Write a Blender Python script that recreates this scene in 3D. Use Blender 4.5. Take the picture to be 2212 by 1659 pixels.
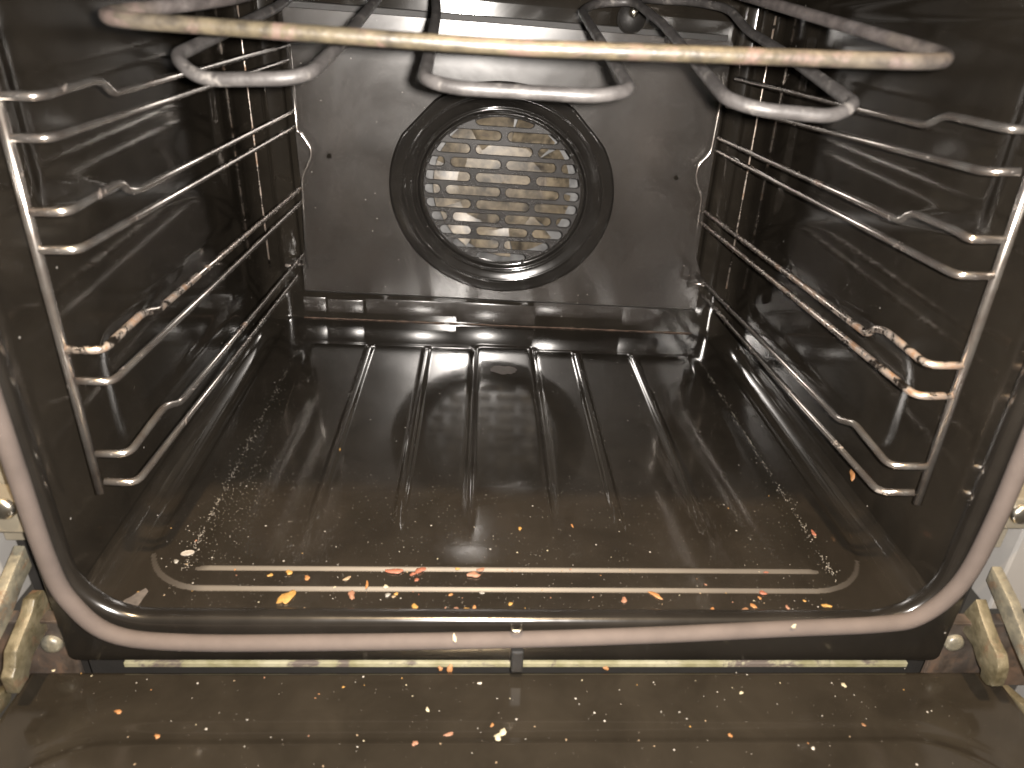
import bpy, bmesh, math, random
from mathutils import Vector, Matrix
from mathutils.geometry import delaunay_2d_cdt
import numpy as np

# ------------------------------------------------------------------ scene, camera, light
scene = bpy.context.scene
for o in list(bpy.data.objects):
    bpy.data.objects.remove(o)
col = scene.collection

CAM = Vector((-0.02231064, -0.29975101, 0.32164691))
CR = Vector((0.99889454, -0.03093224, 0.03539617))
CU = Vector((-0.01716916, 0.46089336, 0.88728943))
CF = Vector((0.04375971, 0.88691629, -0.45985279))
FPX = 1549.88            # focal length in pixels of the 2212-wide view

cd = bpy.data.cameras.new('camera')
cd.sensor_width = 36.0
cd.lens = 36.0 * FPX / 2212.0
cd.clip_start = 0.01
cd.clip_end = 50
cd.dof.use_dof = True
cd.dof.focus_distance = 0.55
cd.dof.aperture_fstop = 9.0
cam = bpy.data.objects.new('camera', cd)
col.objects.link(cam)
cam.matrix_world = Matrix(((CR.x, CU.x, -CF.x, CAM.x), (CR.y, CU.y, -CF.y, CAM.y), (CR.z, CU.z, -CF.z, CAM.z), (0, 0, 0, 1)))
scene.camera = cam

world = bpy.data.worlds.new('World')
scene.world = world
world.use_nodes = True
bg = world.node_tree.nodes['Background']
wt = world.node_tree
wtc = wt.nodes.new('ShaderNodeTexCoord'); wsp = wt.nodes.new('ShaderNodeSeparateXYZ'); wrp = wt.nodes.new('ShaderNodeValToRGB')
wt.links.new(wtc.outputs['Generated'], wsp.inputs[0]); wt.links.new(wsp.outputs['Z'], wrp.inputs[0]); wt.links.new(wrp.outputs[0], bg.inputs[0])
we = wrp.color_ramp.elements
we[0].position = 0.0; we[0].color = (0.38, 0.33, 0.27, 1)
we[1].position = 0.55; we[1].color = (1.0, 0.86, 0.70, 1)
we2 = we.new(0.80); we2.color = (3.0, 2.4, 1.75, 1)
bg.inputs[1].default_value = 0.17

# phone flash beside the lens
ld = bpy.data.lights.new('phone_flash', 'AREA')
ld.shape = 'DISK'; ld.size = 0.009; ld.energy = 13
ld.color = (1.0, 0.93, 0.86)
fl = bpy.data.objects.new('phone_flash', ld)
col.objects.link(fl)
flp = CAM + CR * 0.012 + CU * 0.004
fl.matrix_world = Matrix(((CR.x, CU.x, -CF.x, flp.x), (CR.y, CU.y, -CF.y, flp.y), (CR.z, CU.z, -CF.z, flp.z), (0, 0, 0, 1)))
# warm kitchen ceiling lamp, high up behind the photographer
kd = bpy.data.lights.new('kitchen_lamp', 'AREA')
kd.shape = 'DISK'; kd.size = 0.09; kd.energy = 92
kd.color = (1.0, 0.72, 0.42)
kl = bpy.data.objects.new('kitchen_lamp', kd)
col.objects.link(kl)
kl.location = (-0.045, -0.69, 2.10)
kl.rotation_euler = (Vector((0, 0, 0.05)) - Vector(kl.location)).to_track_quat('-Z', 'Y').to_euler()

scene.view_settings.view_transform = 'Standard'
scene.view_settings.look = 'None'
scene.view_settings.exposure = 0.0
scene.view_settings.gamma = 1.0
scene.view_settings.use_curve_mapping = False
scene.render.engine = 'CYCLES'
scene.cycles.max_bounces = 8
scene.cycles.glossy_bounces = 6
scene.cycles.sample_clamp_indirect = 8.0
scene.cycles.blur_glossy = 0.0

# ------------------------------------------------------------------ measuring helpers
def ray(u, v):
    return CF + CR * ((u - 1106.0) / FPX) - CU * ((v - 829.5) / FPX)
def on_x(u, v, x):
    d = ray(u, v); return CAM + d * ((x - CAM.x) / d.x)
def on_y(u, v, y):
    d = ray(u, v); return CAM + d * ((y - CAM.y) / d.y)
def on_z(u, v, z):
    d = ray(u, v); return CAM + d * ((z - CAM.z) / d.z)
def at_depth(u, v, t):
    return CAM + ray(u, v) * t
TW, YL = -0.0374, 0.0352     # the far end of the cavity sits a touch skewed
def W(x, y, z):
    k = max(y, 0.0) / 0.4
    return Vector((x, y + YL * x * k, z + TW * x * k))

def smooth01(t):
    t = min(max(t, 0.0), 1.0); return t * t * (3 - 2 * t)

# ------------------------------------------------------------------ materials
def nodes_of(name):
    m = bpy.data.materials.new(name); m.use_nodes = True
    nt = m.node_tree; b = nt.nodes['Principled BSDF']
    return m, nt, b
def N(nt, kind, **kw):
    n = nt.nodes.new(kind)
    for k, v in kw.items():
        setattr(n, k, v)
    return n
def ramp(nt, src, stops):
    r = N(nt, 'ShaderNodeValToRGB')
    el = r.color_ramp.elements
    while len(el) < len(stops): el.new(0.5)
    for e, (p, c) in zip(el, stops):
        e.position = p; e.color = (c[0], c[1], c[2], 1) if len(c) == 3 else c
    nt.links.new(src, r.inputs[0]); return r
def noise(nt, tc, scale, detail=4, rough=0.55, dist=0.0):
    n = N(nt, 'ShaderNodeTexNoise')
    n.inputs['Scale'].default_value = scale; n.inputs['Detail'].default_value = detail
    n.inputs['Roughness'].default_value = rough; n.inputs['Distortion'].default_value = dist
    nt.links.new(tc, n.inputs['Vector']); return n
def mixc(nt, fac, a, b):
    m = N(nt, 'ShaderNodeMix', data_type='RGBA')
    nt.links.new(fac, m.inputs[0])
    for sock, v in ((m.inputs[6], a), (m.inputs[7], b)):
        if isinstance(v, tuple): sock.default_value = (*v, 1)
        else: nt.links.new(v, sock)
    return m.outputs[2]
def math_node(nt, op, a, b=None):
    m = N(nt, 'ShaderNodeMath', operation=op)
    for s, v in ((m.inputs[0], a), (m.inputs[1], b)):
        if v is None: continue
        if isinstance(v, (int, float)): s.default_value = v
        else: nt.links.new(v, s)
    return m.outputs[0]

def enamel(name, base, speck=0.5, rlo=0.10, rhi=0.28, wav=0.12, ior=1.65):
    m, nt, b = nodes_of(name)
    tc = N(nt, 'ShaderNodeTexCoord').outputs['Object']
    n1 = noise(nt, tc, 22, 5, 0.6, 0.6)
    dk = tuple(c * 0.82 for c in base); lt = tuple(c * 1.25 for c in base)
    c1 = ramp(nt, n1.outputs[0], [(0.35, dk), (0.7, lt)]).outputs[0]
    # greasy smears
    n2 = noise(nt, tc, 9, 6, 0.65, 1.2)
    rr = N(nt, 'ShaderNodeMapRange')
    rr.inputs[1].default_value = 0.35; rr.inputs[2].default_value = 0.72
    rr.inputs[3].default_value = rlo; rr.inputs[4].default_value = rhi
    nt.links.new(n2.outputs[0], rr.inputs[0])
    # stuck specks of dust
    v = N(nt, 'ShaderNodeTexVoronoi'); v.inputs['Scale'].default_value = 210
    nt.links.new(tc, v.inputs['Vector'])
    near = math_node(nt, 'LESS_THAN', v.outputs['Distance'], 0.13)
    sep = N(nt, 'ShaderNodeSeparateColor'); nt.links.new(v.outputs['Color'], sep.inputs[0])
    pick = math_node(nt, 'GREATER_THAN', sep.outputs[0], 1 - 0.10 * speck)
    clus = noise(nt, tc, 14, 3)
    cl = math_node(nt, 'GREATER_THAN', clus.outputs[0], 0.5)
    sp = math_node(nt, 'MULTIPLY', math_node(nt, 'MULTIPLY', near, pick), cl)
    c2 = mixc(nt, sp, c1, (0.20, 0.19, 0.175))
    nt.links.new(c2, b.inputs['Base Color'])
    nt.links.new(rr.outputs[0], b.inputs['Roughness'])
    b.inputs['IOR'].default_value = ior
    # uneven enamel: long soft waves plus orange peel
    n3 = noise(nt, tc, 26, 2, 0.4)
    n4 = noise(nt, tc, 420, 2, 0.5)
    hsum = math_node(nt, 'ADD', n3.outputs[0], math_node(nt, 'MULTIPLY', n4.outputs[0], 0.012))
    bp = N(nt, 'ShaderNodeBump'); bp.inputs['Strength'].default_value = wav * 0.5; bp.inputs['Distance'].default_value = 0.006
    nt.links.new(hsum, bp.inputs['Height'])
    nt.links.new(bp.outputs[0], b.inputs['Normal'])
    return m

def metal(name, a, c, rough, scale=60, metallic=1.0, rust=None, rustlo=0.55, rusthi=0.7, bump=0.0, ends=None):
    m, nt, b = nodes_of(name)
    tc = N(nt, 'ShaderNodeTexCoord').outputs['Object']
    n1 = noise(nt, tc, scale, 5, 0.6, 0.3)
    cc = ramp(nt, n1.outputs[0], [(0.35, a), (0.65, c)]).outputs[0]
    b.inputs['Metallic'].default_value = metallic
    b.inputs['Roughness'].default_value = rough
    if rust:
        n2 = noise(nt, tc, scale * 0.55, 6, 0.7, 0.5)
        f = ramp(nt, n2.outputs[0], [(rustlo, (0, 0, 0)), (rusthi, (1, 1, 1))]).outputs[0]
        cc = mixc(nt, f, cc, rust)
        mm = math_node(nt, 'MULTIPLY_ADD', f, -0.75 * metallic); nt.nodes[-1].inputs[2].default_value = metallic
        nt.links.new(mm, b.inputs['Metallic'])
        r2 = math_node(nt, 'MULTIPLY_ADD', f, 0.3); nt.nodes[-1].inputs[2].default_value = rough
        nt.links.new(r2, b.inputs['Roughness'])
    if ends:
        sx = N(nt, 'ShaderNodeSeparateXYZ'); nt.links.new(tc, sx.inputs[0])
        ax = math_node(nt, 'ABSOLUTE', math_node(nt, 'ADD', sx.outputs[0], 0.02))
        ff = ramp(nt, math_node(nt, 'MAXIMUM', ax, math_node(nt, 'MULTIPLY', sx.outputs[1], 4.0)), [(0.10, (0, 0, 0)), (0.20, (1, 1, 1))]).outputs[0]
        cc = mixc(nt, ff, cc, ramp(nt, n1.outputs[0], [(0.35, ends[0]), (0.65, ends[1])]).outputs[0])
    nt.links.new(cc, b.inputs['Base Color'])
    if bump:
        bp = N(nt, 'ShaderNodeBump'); bp.inputs['Strength'].default_value = bump; bp.inputs['Distance'].default_value = 0.001
        nt.links.new(noise(nt, tc, scale * 3, 4).outputs[0], bp.inputs['Height']); nt.links.new(bp.outputs[0], b.inputs['Normal'])
    return m

def plain(name, c, rough=0.6, var=0.15, scale=80, bump=0.2):
    m, nt, b = nodes_of(name)
    tc = N(nt, 'ShaderNodeTexCoord').outputs['Object']
    n1 = noise(nt, tc, scale, 5, 0.6)
    cc = ramp(nt, n1.outputs[0], [(0.3, tuple(x * (1 - var) for x in c)), (0.7, tuple(min(1, x * (1 + var)) for x in c))]).outputs[0]
    nt.links.new(cc, b.inputs['Base Color']); b.inputs['Roughness'].default_value = rough
    if bump:
        bp = N(nt, 'ShaderNodeBump'); bp.inputs['Strength'].default_value = bump; bp.inputs['Distance'].default_value = 0.0008
        nt.links.new(noise(nt, tc, scale * 4, 3).outputs[0], bp.inputs['Height']); nt.links.new(bp.outputs[0], b.inputs['Normal'])
    return m

M = {}
ENB = (0.0130, 0.0112, 0.0090)
M['wall'] = enamel('black_enamel_wall', (0.0105, 0.0088, 0.0068), 0.08, 0.09, 0.13, 0.03, ior=1.5)
M['floor'] = enamel('black_enamel_floor', (0.0115, 0.0096, 0.0074), 0.5, 0.08, 0.15, 0.05, ior=2.0)
M['panel'] = enamel('black_enamel_panel', (0.020, 0.017, 0.0145), 0.9, 0.20, 0.28, 0.04, ior=2.0)
M['ring'] = enamel('black_enamel_ring', (0.010, 0.009, 0.008), 0.2, 0.09, 0.15, 0.02)
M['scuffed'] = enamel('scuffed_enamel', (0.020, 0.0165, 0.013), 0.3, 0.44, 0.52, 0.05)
M['frame'] = enamel('black_enamel_frame', (0.0085, 0.0074, 0.0062), 0.3, 0.14, 0.26, 0.10, ior=1.6)
M['door'] = enamel('black_enamel_door', (0.0120, 0.0100, 0.0074), 0.5, 0.08, 0.18, 0.03, ior=1.5)
M['grille'] = enamel('black_enamel_grille', (0.022, 0.0205, 0.0195), 0.4, 0.22, 0.32, 0.05)
M['wire'] = metal('chromed_wire', (0.46, 0.40, 0.36), (0.68, 0.65, 0.61), 0.20, 90, 0.95, (0.20, 0.12, 0.08), 0.60, 0.72)
M['wire_rust'] = metal('rusty_wire', (0.42, 0.36, 0.31), (0.58, 0.53, 0.48), 0.24, 120, 1.0, (0.17, 0.10, 0.058), 0.46, 0.62)
M['element'] = metal('burnt_element', (0.028, 0.0255, 0.0245), (0.058, 0.054, 0.052), 0.50, 120, 0.0, (0.13, 0.12, 0.11), 0.56, 0.66, 0.3)
M['element_gold'] = metal('yellowed_element', (0.024, 0.020, 0.014), (0.066, 0.054, 0.034), 0.42, 130, 0.0, (0.070, 0.044, 0.034), 0.53, 0.64, 0.3, ends=((0.032, 0.028, 0.027), (0.064, 0.056, 0.053)))
M['seal'] = plain('silicone_seal', (0.058, 0.047, 0.0415), 0.85, 0.14, 45, 0.1)
M['seal'].node_tree.nodes['Principled BSDF'].inputs['Specular IOR Level'].default_value = 0.2
M['zinc'] = metal('zinc_plate', (0.05, 0.05, 0.05), (0.14, 0.14, 0.138), 0.45, 60, 0.2)
M['tan'] = metal('heat_tanned_steel', (0.022, 0.018, 0.013), (0.145, 0.118, 0.080), 0.42, 70, 0.1, (0.05, 0.038, 0.028), 0.55, 0.7)
M['hinge'] = metal('galvanised_hinge', (0.036, 0.030, 0.016), (0.092, 0.080, 0.052), 0.45, 110, 0.1, (0.075, 0.040, 0.020), 0.55, 0.68, 0.4)
M['hinge_pale'] = metal('worn_zinc', (0.060, 0.057, 0.046), (0.130, 0.118, 0.086), 0.4, 120, 0.1, (0.085, 0.052, 0.028), 0.57, 0.68, 0.4)
M['strip'] = metal('yellowed_zinc', (0.16, 0.145, 0.080), (0.27, 0.25, 0.17), 0.35, 70, 0.2, (0.07, 0.055, 0.045), 0.54, 0.60)
M['bracket'] = metal('stained_bracket', (0.026, 0.020, 0.016), (0.055, 0.046, 0.039), 0.4, 60, 0.2, (0.055, 0.034, 0.022), 0.5, 0.65)
M['beige'] = plain('beige_metal', (0.11, 0.097, 0.073), 0.35, 0.12, 30, 0)
M['white'] = plain('pale_laminate', (0.15, 0.145, 0.138), 0.35, 0.06, 15, 0)
M['dark'] = plain('dark_parts_gap_shade', (0.007, 0.006, 0.005), 0.6)  # near-black for dark parts, and for shade painted into gaps
M['nut'] = metal('steel_nut', (0.75, 0.70, 0.60), (0.85, 0.80, 0.70), 0.25, 50)
M['rustline'] = plain('burnt_residue', (0.055, 0.032, 0.020), 0.7, 0.5, 200)
M['residue'] = plain('brown_residue', (0.050, 0.043, 0.038), 0.6, 0.4, 300)
M['ash'] = plain('grey_ash', (0.18, 0.162, 0.14), 0.8, 0.3, 900)
CRC = dict(yellow=(0.62, 0.34, 0.08), orange=(0.54, 0.24, 0.075), red=(0.42, 0.135, 0.07), pink=(0.46, 0.22, 0.13),
           tan=(0.50, 0.36, 0.22), pale=(0.74, 0.66, 0.46), white=(0.78, 0.74, 0.66), grey=(0.42, 0.40, 0.36), brown=(0.36, 0.17, 0.07))
for k, c in CRC.items():
    M['crumb_' + k] = plain('crumb_' + k, tuple(q * 0.33 for q in c), 0.6, 0.28, 500, 0.5)

# ------------------------------------------------------------------ object helpers
def empty(name, loc=(0, 0, 0)):
    o = bpy.data.objects.new(name, None); col.objects.link(o); o.location = loc
    o.empty_display_size = 0.02; return o
def tag(o, label=None, cat=None, group=None, kind=None):
    if label: o['label'] = label
    if cat: o['category'] = cat
    if group: o['group'] = group
    if kind: o['kind'] = kind
    return o
def mesh_obj(name, bm, mat, parent=None, smooth=True, angle=None):
    me = bpy.data.meshes.new(name); bm.normal_update(); bm.to_mesh(me); bm.free()
    if smooth:
        me.polygons.foreach_set('use_smooth', [True] * len(me.polygons))
        if angle is not None and hasattr(me, 'set_sharp_from_angle'):
            me.set_sharp_from_angle(angle=math.radians(angle))
    me.materials.append(mat)
    o = bpy.data.objects.new(name, me); col.objects.link(o)
    if parent:
        o.parent = parent
        lp = Vector((0, 0, 0)); q = parent
        while q: lp += q.location; q = q.parent
        me.transform(Matrix.Translation(-lp))
    return o
def grid(bm, rows):
    vs = [[bm.verts.new(p) for p in r] for r in rows]
    for a, b in zip(vs[:-1], vs[1:]):
        for i in range(len(a) - 1):
            bm.faces.new((a[i], a[i + 1], b[i + 1], b[i]))
    return vs
def box(bm, lo, hi, bevel=0.0):
    r = bmesh.ops.create_cube(bm, size=1.0)
    lo, hi = Vector(lo), Vector(hi)
    for v in r['verts']:
        v.co = Vector([(lo[i] + hi[i]) / 2 + v.co[i] * (hi[i] - lo[i]) for i in range(3)])
    if bevel:
        es = list({e for v in r['verts'] for e in v.link_edges})
        bmesh.ops.bevel(bm, geom=es, offset=bevel, segments=2, affect='EDGES', profile=0.5)
def fillet(pts, r, n=6):
    pts = [Vector(p) for p in pts]; out = [pts[0]]
    for i in range(1, len(pts) - 1):
        a, b, c = pts[i - 1], pts[i], pts[i + 1]
        da, dc = (a - b), (c - b)
        k = min(r, da.length * 0.45, dc.length * 0.45)
        p0 = b + da.normalized() * k; p1 = b + dc.normalized() * k
        for j in range(n + 1):
            t = j / n
            out.append(p0 * (1 - t) ** 2 + b * 2 * t * (1 - t) + p1 * t * t)
    out.append(pts[-1]); return out
def spline(pts, n=8, closed=False):
    pts = [Vector(p) for p in pts]; out = []; L = len(pts)
    rng = range(L) if closed else range(L - 1)
    for i in rng:
        g = lambda k: pts[k % L] if closed else pts[min(max(k, 0), L - 1)]
        p0, p1, p2, p3 = g(i - 1), g(i), g(i + 1), g(i + 2)
        for j in range(n):
            t = j / n
            out.append(0.5 * ((2 * p1) + (p2 - p0) * t + (2 * p0 - 5 * p1 + 4 * p2 - p3) * t * t + (3 * p1 - p0 - 3 * p2 + p3) * t ** 3))
    if not closed: out.append(pts[-1])
    return out
def tube(bm, pts, r, seg=14, closed=False, cap=True, rfun=None):
    pts = [Vector(p) for p in pts]
    q = [pts[0]]
    for p in pts[1:]:
        if (p - q[-1]).length > 1e-6: q.append(p)
    pts = q; L = len(pts); rings = []
    nrm = None
    for i in range(L):
        if closed: t = pts[(i + 1) % L] - pts[i - 1]
        else: t = pts[min(i + 1, L - 1)] - pts[max(i - 1, 0)]
        t.normalize()
        if nrm is None:
            nrm = t.orthogonal().normalized()
        else:
            nrm = (nrm - t * nrm.dot(t)).normalized()
        bn = t.cross(nrm)
        rr = r * (rfun(i / L, i) if rfun else 1)
        rings.append([bm.verts.new(pts[i] + (nrm * math.cos(2 * math.pi * k / seg) + bn * math.sin(2 * math.pi * k / seg)) * rr) for k in range(seg)])
    n = L if closed else L - 1
    if closed:
        # match the last ring to the first despite frame twist
        a, b = rings[-1], rings[0]
        best = min(range(seg), key=lambda s: sum((a[k].co - b[(k + s) % seg].co).length for k in range(0, seg, 3)))
    for i in range(n):
        a, b = rings[i], rings[(i + 1) % L]
        s = best if (closed and i == L - 1) else 0
        for k in range(seg):
            bm.faces.new((a[k], a[(k + 1) % seg], b[(k + 1 + s) % seg], b[(k + s) % seg]))
    if cap and not closed:
        bm.faces.new(rings[0][::-1]); bm.faces.new(rings[-1])
def lathe(bm, prof, fn, seg=96, rmod=None):
    rows = []
    for j in range(seg + 1):
        a = 2 * math.pi * (j % seg) / seg
        rows.append([fn(r * (rmod(a, r) if rmod else 1), a, d) for r, d in prof])
    grid(bm, rows)
    bmesh.ops.remove_doubles(bm, verts=bm.verts, dist=1e-6)
def extrude_poly(bm, pts, vec):
    a = [bm.verts.new(p) for p in pts]; b = [bm.verts.new(Vector(p) + vec) for p in pts]
    n = len(a)
    bm.faces.new(a); bm.faces.new(b[::-1])
    for i in range(n):
        bm.faces.new((a[i], b[i], b[(i + 1) % n], a[(i + 1) % n]))
    bmesh.ops.recalc_face_normals(bm, faces=bm.faces)

YF = -0.012              # plane of the front frame
XW = 0.238               # inner side walls
ZC = 0.362               # ceiling
YB = 0.402               # rear wall

# ------------------------------------------------------------------ the oven
oven = empty('oven', (0, 0, 0))
tag(oven, 'dirty black enamelled oven with its door let down, seen from the front', 'oven')

def rr_dist(x, y, x0, x1, y0, y1, r):
    """signed distance to a rounded rectangle, positive inside"""
    cx, cy, hx, hy = (x0 + x1) / 2, (y0 + y1) / 2, (x1 - x0) / 2, (y1 - y0) / 2
    qx, qy = abs(x - cx) - hx + r, abs(y - cy) - hy + r
    return -(math.hypot(max(qx, 0), max(qy, 0)) + min(max(qx, qy), 0) - r)

RIBS = (-0.1290, -0.0745, 0.0705, 0.1270)
def step(d, hgt, wid, e=0.0006):
    t = (math.sqrt((d + 0.0) ** 2 + e * e) - math.sqrt((d - wid) ** 2 + e * e) + wid) / (2 * wid)
    return hgt * min(max(t, 0.0), 1.0)
def floor_h(x, y):
    h = 0.0210 + 0.010 * max(0, y)
    h += step(rr_dist(x, y, -0.2212, 0.2212, 0.0155, 0.60, 0.042), 0.0018, 0.0028)
    h += step(rr_dist(x, y, -0.30, 0.30, 0.0300, 0.345, 0.002), 0.0018, 0.0027) * smooth01((0.196 - abs(x)) / 0.016)
    fade = smooth01((y - 0.055) / 0.06)
    # centre field between its two long ribs, and four narrow ribs
    h += 0.0016 * smooth01(rr_dist(x, y, -0.0290, 0.0285, 0.050, 0.352, 0.006) / 0.0030) * fade
    for xr in (-0.0290, 0.0285):
        d = (x - xr) / 0.0030
        h -= 0.0016 * math.exp(-d * d) * fade * smooth01((0.350 - y) / 0.006)
    for xr in RIBS:
        d = abs(x - xr)
        h += 0.0021 * smooth01((0.0042 - d) / 0.0022) * fade * smooth01((0.340 - y) / 0.008)
    # the fields between the ribs bow slightly
    h += 0.0006 * math.sin(math.pi * min(max((abs(x) - 0.0745) / 0.0545, 0), 1)) * fade * smooth01((0.33 - y) / 0.05)
    return h
def floor_pt(x, y):
    """point of the floor, with the fillet that turns up into the side walls"""
    return W(x, y, floor_h(x, y))
def on_floor(u, v):
    z = 0.03
    for _ in range(12):
        p = on_z(u, v, z)
        z = floor_h(p.x, p.y) + TW * p.x * max(p.y, 0) / 0.4
    return on_z(u, v, z)

def cavity_floor():
    bm = bmesh.new()
    R = 0.016
    xs = []
    for i in range(9):
        a = math.pi / 2 * i / 8
        xs.append(('a', -1, a))
    n = 330
    for i in range(1, n):
        xs.append(('f', 0, -(XW - R) + 2 * (XW - R) * i / n))
    for i in range(8, -1, -1):
        xs.append(('a', 1, math.pi / 2 * i / 8))
    ys = [YF + 0.002 + 0.058 * j / 130 for j in range(130)] + [0.048 + 0.29 * j / 70 for j in range(70)] + [0.338 + 0.085 * j / 34 for j in range(35)]
    rows = []
    for y in ys:
        row = []
        for k, s, t in xs:
            if k == 'f':
                row.append(W(t, y, floor_h(t, y)))
            else:
                hb = floor_h(s * (XW - R), y)
                x = s * (XW - 0.0005 - R + R * math.cos(t)); z = hb + R - R * math.sin(t)
                row.append(W(x, y, z))
        rows.append(row)
    grid(bm, rows)
    bm.normal_update()
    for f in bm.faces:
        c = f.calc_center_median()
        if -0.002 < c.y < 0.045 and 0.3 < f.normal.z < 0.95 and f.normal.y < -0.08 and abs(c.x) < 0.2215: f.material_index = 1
    o = mesh_obj('cavity_floor', bm, M['floor'], oven)
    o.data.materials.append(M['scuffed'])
    return o
flo = cavity_floor()

FANX, FANZ, YP = -0.0045, 0.1685, 0.394
VS = 0.93            # the stamped ring is a little flattened     # fan centre and rear panel plane, before the skew
def cavity_wall():
    bm = bmesh.new()
    rc = 0.026
    path = []
    for j in range(90):
        path.append((-XW, YF + 0.004 + (YB - rc - YF - 0.004) * j / 90, 'l'))
    for j in range(9):
        a = math.pi / 2 * j / 8
        path.append((-XW + rc - rc * math.cos(a), YB - rc + rc * math.sin(a), 'c'))
    nb = 110
    for j in range(1, nb):
        path.append((-XW + rc + 2 * (XW - rc) * j / nb, YB, 'b'))
    for j in range(9):
        a = math.pi / 2 * (1 - j / 8)
        path.append((XW - rc + rc * math.cos(a), YB - rc + rc * math.sin(a), 'c'))
    for j in range(89, -1, -1):
        path.append((XW, YF + 0.004 + (YB - rc - YF - 0.004) * j / 90, 'r'))
    ZW = 0.030
    zs = [ZW + (ZC + 0.004 - ZW) * k / 90 for k in range(91)]
    rows = []
    for z in zs:
        row = []
        for x, y, kind in path:
            zz = z
            if kind in 'cb':
                zz = 0.012 + (z - ZW) * (ZC + 0.004 - 0.012) / (ZC + 0.004 - ZW)
            if kind in 'lr':
                d = min(y - 0.056, 0.335 - y, z - (0.226 - 0.06 * (y - 0.056) / 0.28), 0.345 - z)
                e = 0.0035 * smooth01(d / 0.016)
                d2 = rr_dist(y, z, 0.075, 0.345, 0.075, 0.150, 0.02)
                e += 0.0015 * smooth01(d2 / 0.010)
                x = x + (e if kind == 'r' else -e)
            row.append(W(x, y, zz))
        rows.append(row)
    vs = grid(bm, rows)
    c = W(FANX, YB, FANZ)
    kill = [f for f in bm.faces if f.calc_center_median().y > 0.36 and math.hypot(f.calc_center_median().x - c.x, f.calc_center_median().z - c.z) < 0.090]
    bmesh.ops.delete(bm, geom=kill, context='FACES')
    return mesh_obj('cavity_wall', bm, M['wall'], oven)
cavity_wall()

def cavity_ceiling():
    bm = bmesh.new(); rc = 0.034
    prof = [(YF + 0.004, ZC), (0.1, ZC), (0.2, ZC), (0.3, ZC)]
    for j in range(11):
        a = math.pi / 2 * j / 10
        prof.append((YB - 0.001 - rc + rc * math.sin(a), ZC - rc + rc * math.cos(a)))
    rows = [[W(-XW + 0.0 + 2 * XW * i / 60, y, z) for i in range(61)] for y, z in prof]
    grid(bm, rows)
    return mesh_obj('cavity_ceiling', bm, M['wall'], oven)
cavity_ceiling()

# front frame: face with a rolled lip round the opening
def rrect(hx0, hx1, z0, z1, r, n=10, m=24):
    pts = []
    cs = [(hx1 - r, z0 + r, -90), (hx1 - r, z1 - r, 0), (hx0 + r, z1 - r, 90), (hx0 + r, z0 + r, 180)]
    for ci, (cx, cz, a0) in enumerate(cs):
        for j in range(n + 1):
            a = math.radians(a0 + 90 * j / n)
            pts.append((cx + r * math.cos(a), cz + r * math.sin(a)))
        nx, nz, na = cs[(ci + 1) % 4]
        p0 = pts[-1]; a = math.radians(na); p1 = (nx + r * math.cos(a), nz + r * math.sin(a))
        for j in range(1, m):
            pts.append((p0[0] + (p1[0] - p0[0]) * j / m, p0[1] + (p1[1] - p0[1]) * j / m))
    return pts
def front_frame():
    bm = bmesh.new()
    loops = []
    OX0, OX1, OZ0, OZ1 = -0.2462, 0.2462, -0.0042, 0.44
    loops.append([(x, 0.010, z) for x, z in rrect(OX0, OX1, OZ0, OZ1, 0.004)])
    loops.append([(x, YF + 0.001, z) for x, z in rrect(OX0, OX1, OZ0, OZ1, 0.004)])
    loops.append([(x, YF, z) for x, z in rrect(OX0 + 0.001, OX1 - 0.001, OZ0 + 0.001, OZ1 - 0.001, 0.004)])
    # rolled lip
    rl = 0.0045
    lz, lx = 0.0270, 0.2325
    for j in range(9):
        a = math.pi / 2 * j / 8
        off = rl * math.sin(a); y = YF + rl - rl * math.cos(a)
        e = rl - off
        loops.append([(x, y, z) for x, z in rrect(-lx - e, lx + e, lz - e, 0.352 + e, 0.036 + e)])
    for j in range(1, 7):
        a = math.pi / 2 * j / 6
        e = 0.0075 * (1 - math.cos(a)); y = YF + rl + 0.002 + 0.0065 * math.sin(a)
        loops.append([(x, y, z) for x, z in rrect(-lx - e * 0.9, lx + e * 0.9, lz - e, 0.352 + e, 0.036)])
    vs = [[bm.verts.new(p) for p in L] for L in loops]
    for a, b in zip(vs[:-1], vs[1:]):
        n = len(a)
        for i in range(n):
            bm.faces.new((a[i], a[(i + 1) % n], b[(i + 1) % n], b[i]))
    bmesh.ops.recalc_face_normals(bm, faces=bm.faces)
    return mesh_obj('front_frame', bm, M['frame'], oven, True, 50)
front_frame()

# upper fascia above the opening (outside the picture, it shades the cavity)
bm = bmesh.new(); box(bm, (-0.29, YF - 0.004, 0.445), (0.29, 0.02, 0.56), 0.003)
mesh_obj('control_fascia', bm, M['frame'], oven, False)

# door seal
SY = -0.0175
sp = [(-0.2357, 0.20), (-0.2357, 0.128), (-0.2354, 0.073), (-0.2312, 0.0455), (-0.2150, 0.0225), (-0.1777, 0.0160), (-0.1000, 0.0163), (-0.0043, 0.0185),
      (0.0750, 0.0222), (0.1476, 0.0272), (0.1980, 0.0305), (0.2195, 0.0368), (0.2345, 0.0600), (0.2388, 0.100), (0.2385, 0.16), (0.238, 0.25), (0.237, 0.34),
      (0.225, 0.366), (0.19, 0.371), (0.0, 0.371), (-0.19, 0.371), (-0.225, 0.366), (-0.2357, 0.34), (-0.2357, 0.27)]
bm = bmesh.new()
tube(bm, spline([(x, SY, z) for x, z in sp], 8, True), 0.0045, 16, True)
seal = mesh_obj('door_seal', bm, M['seal'], oven)
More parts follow.
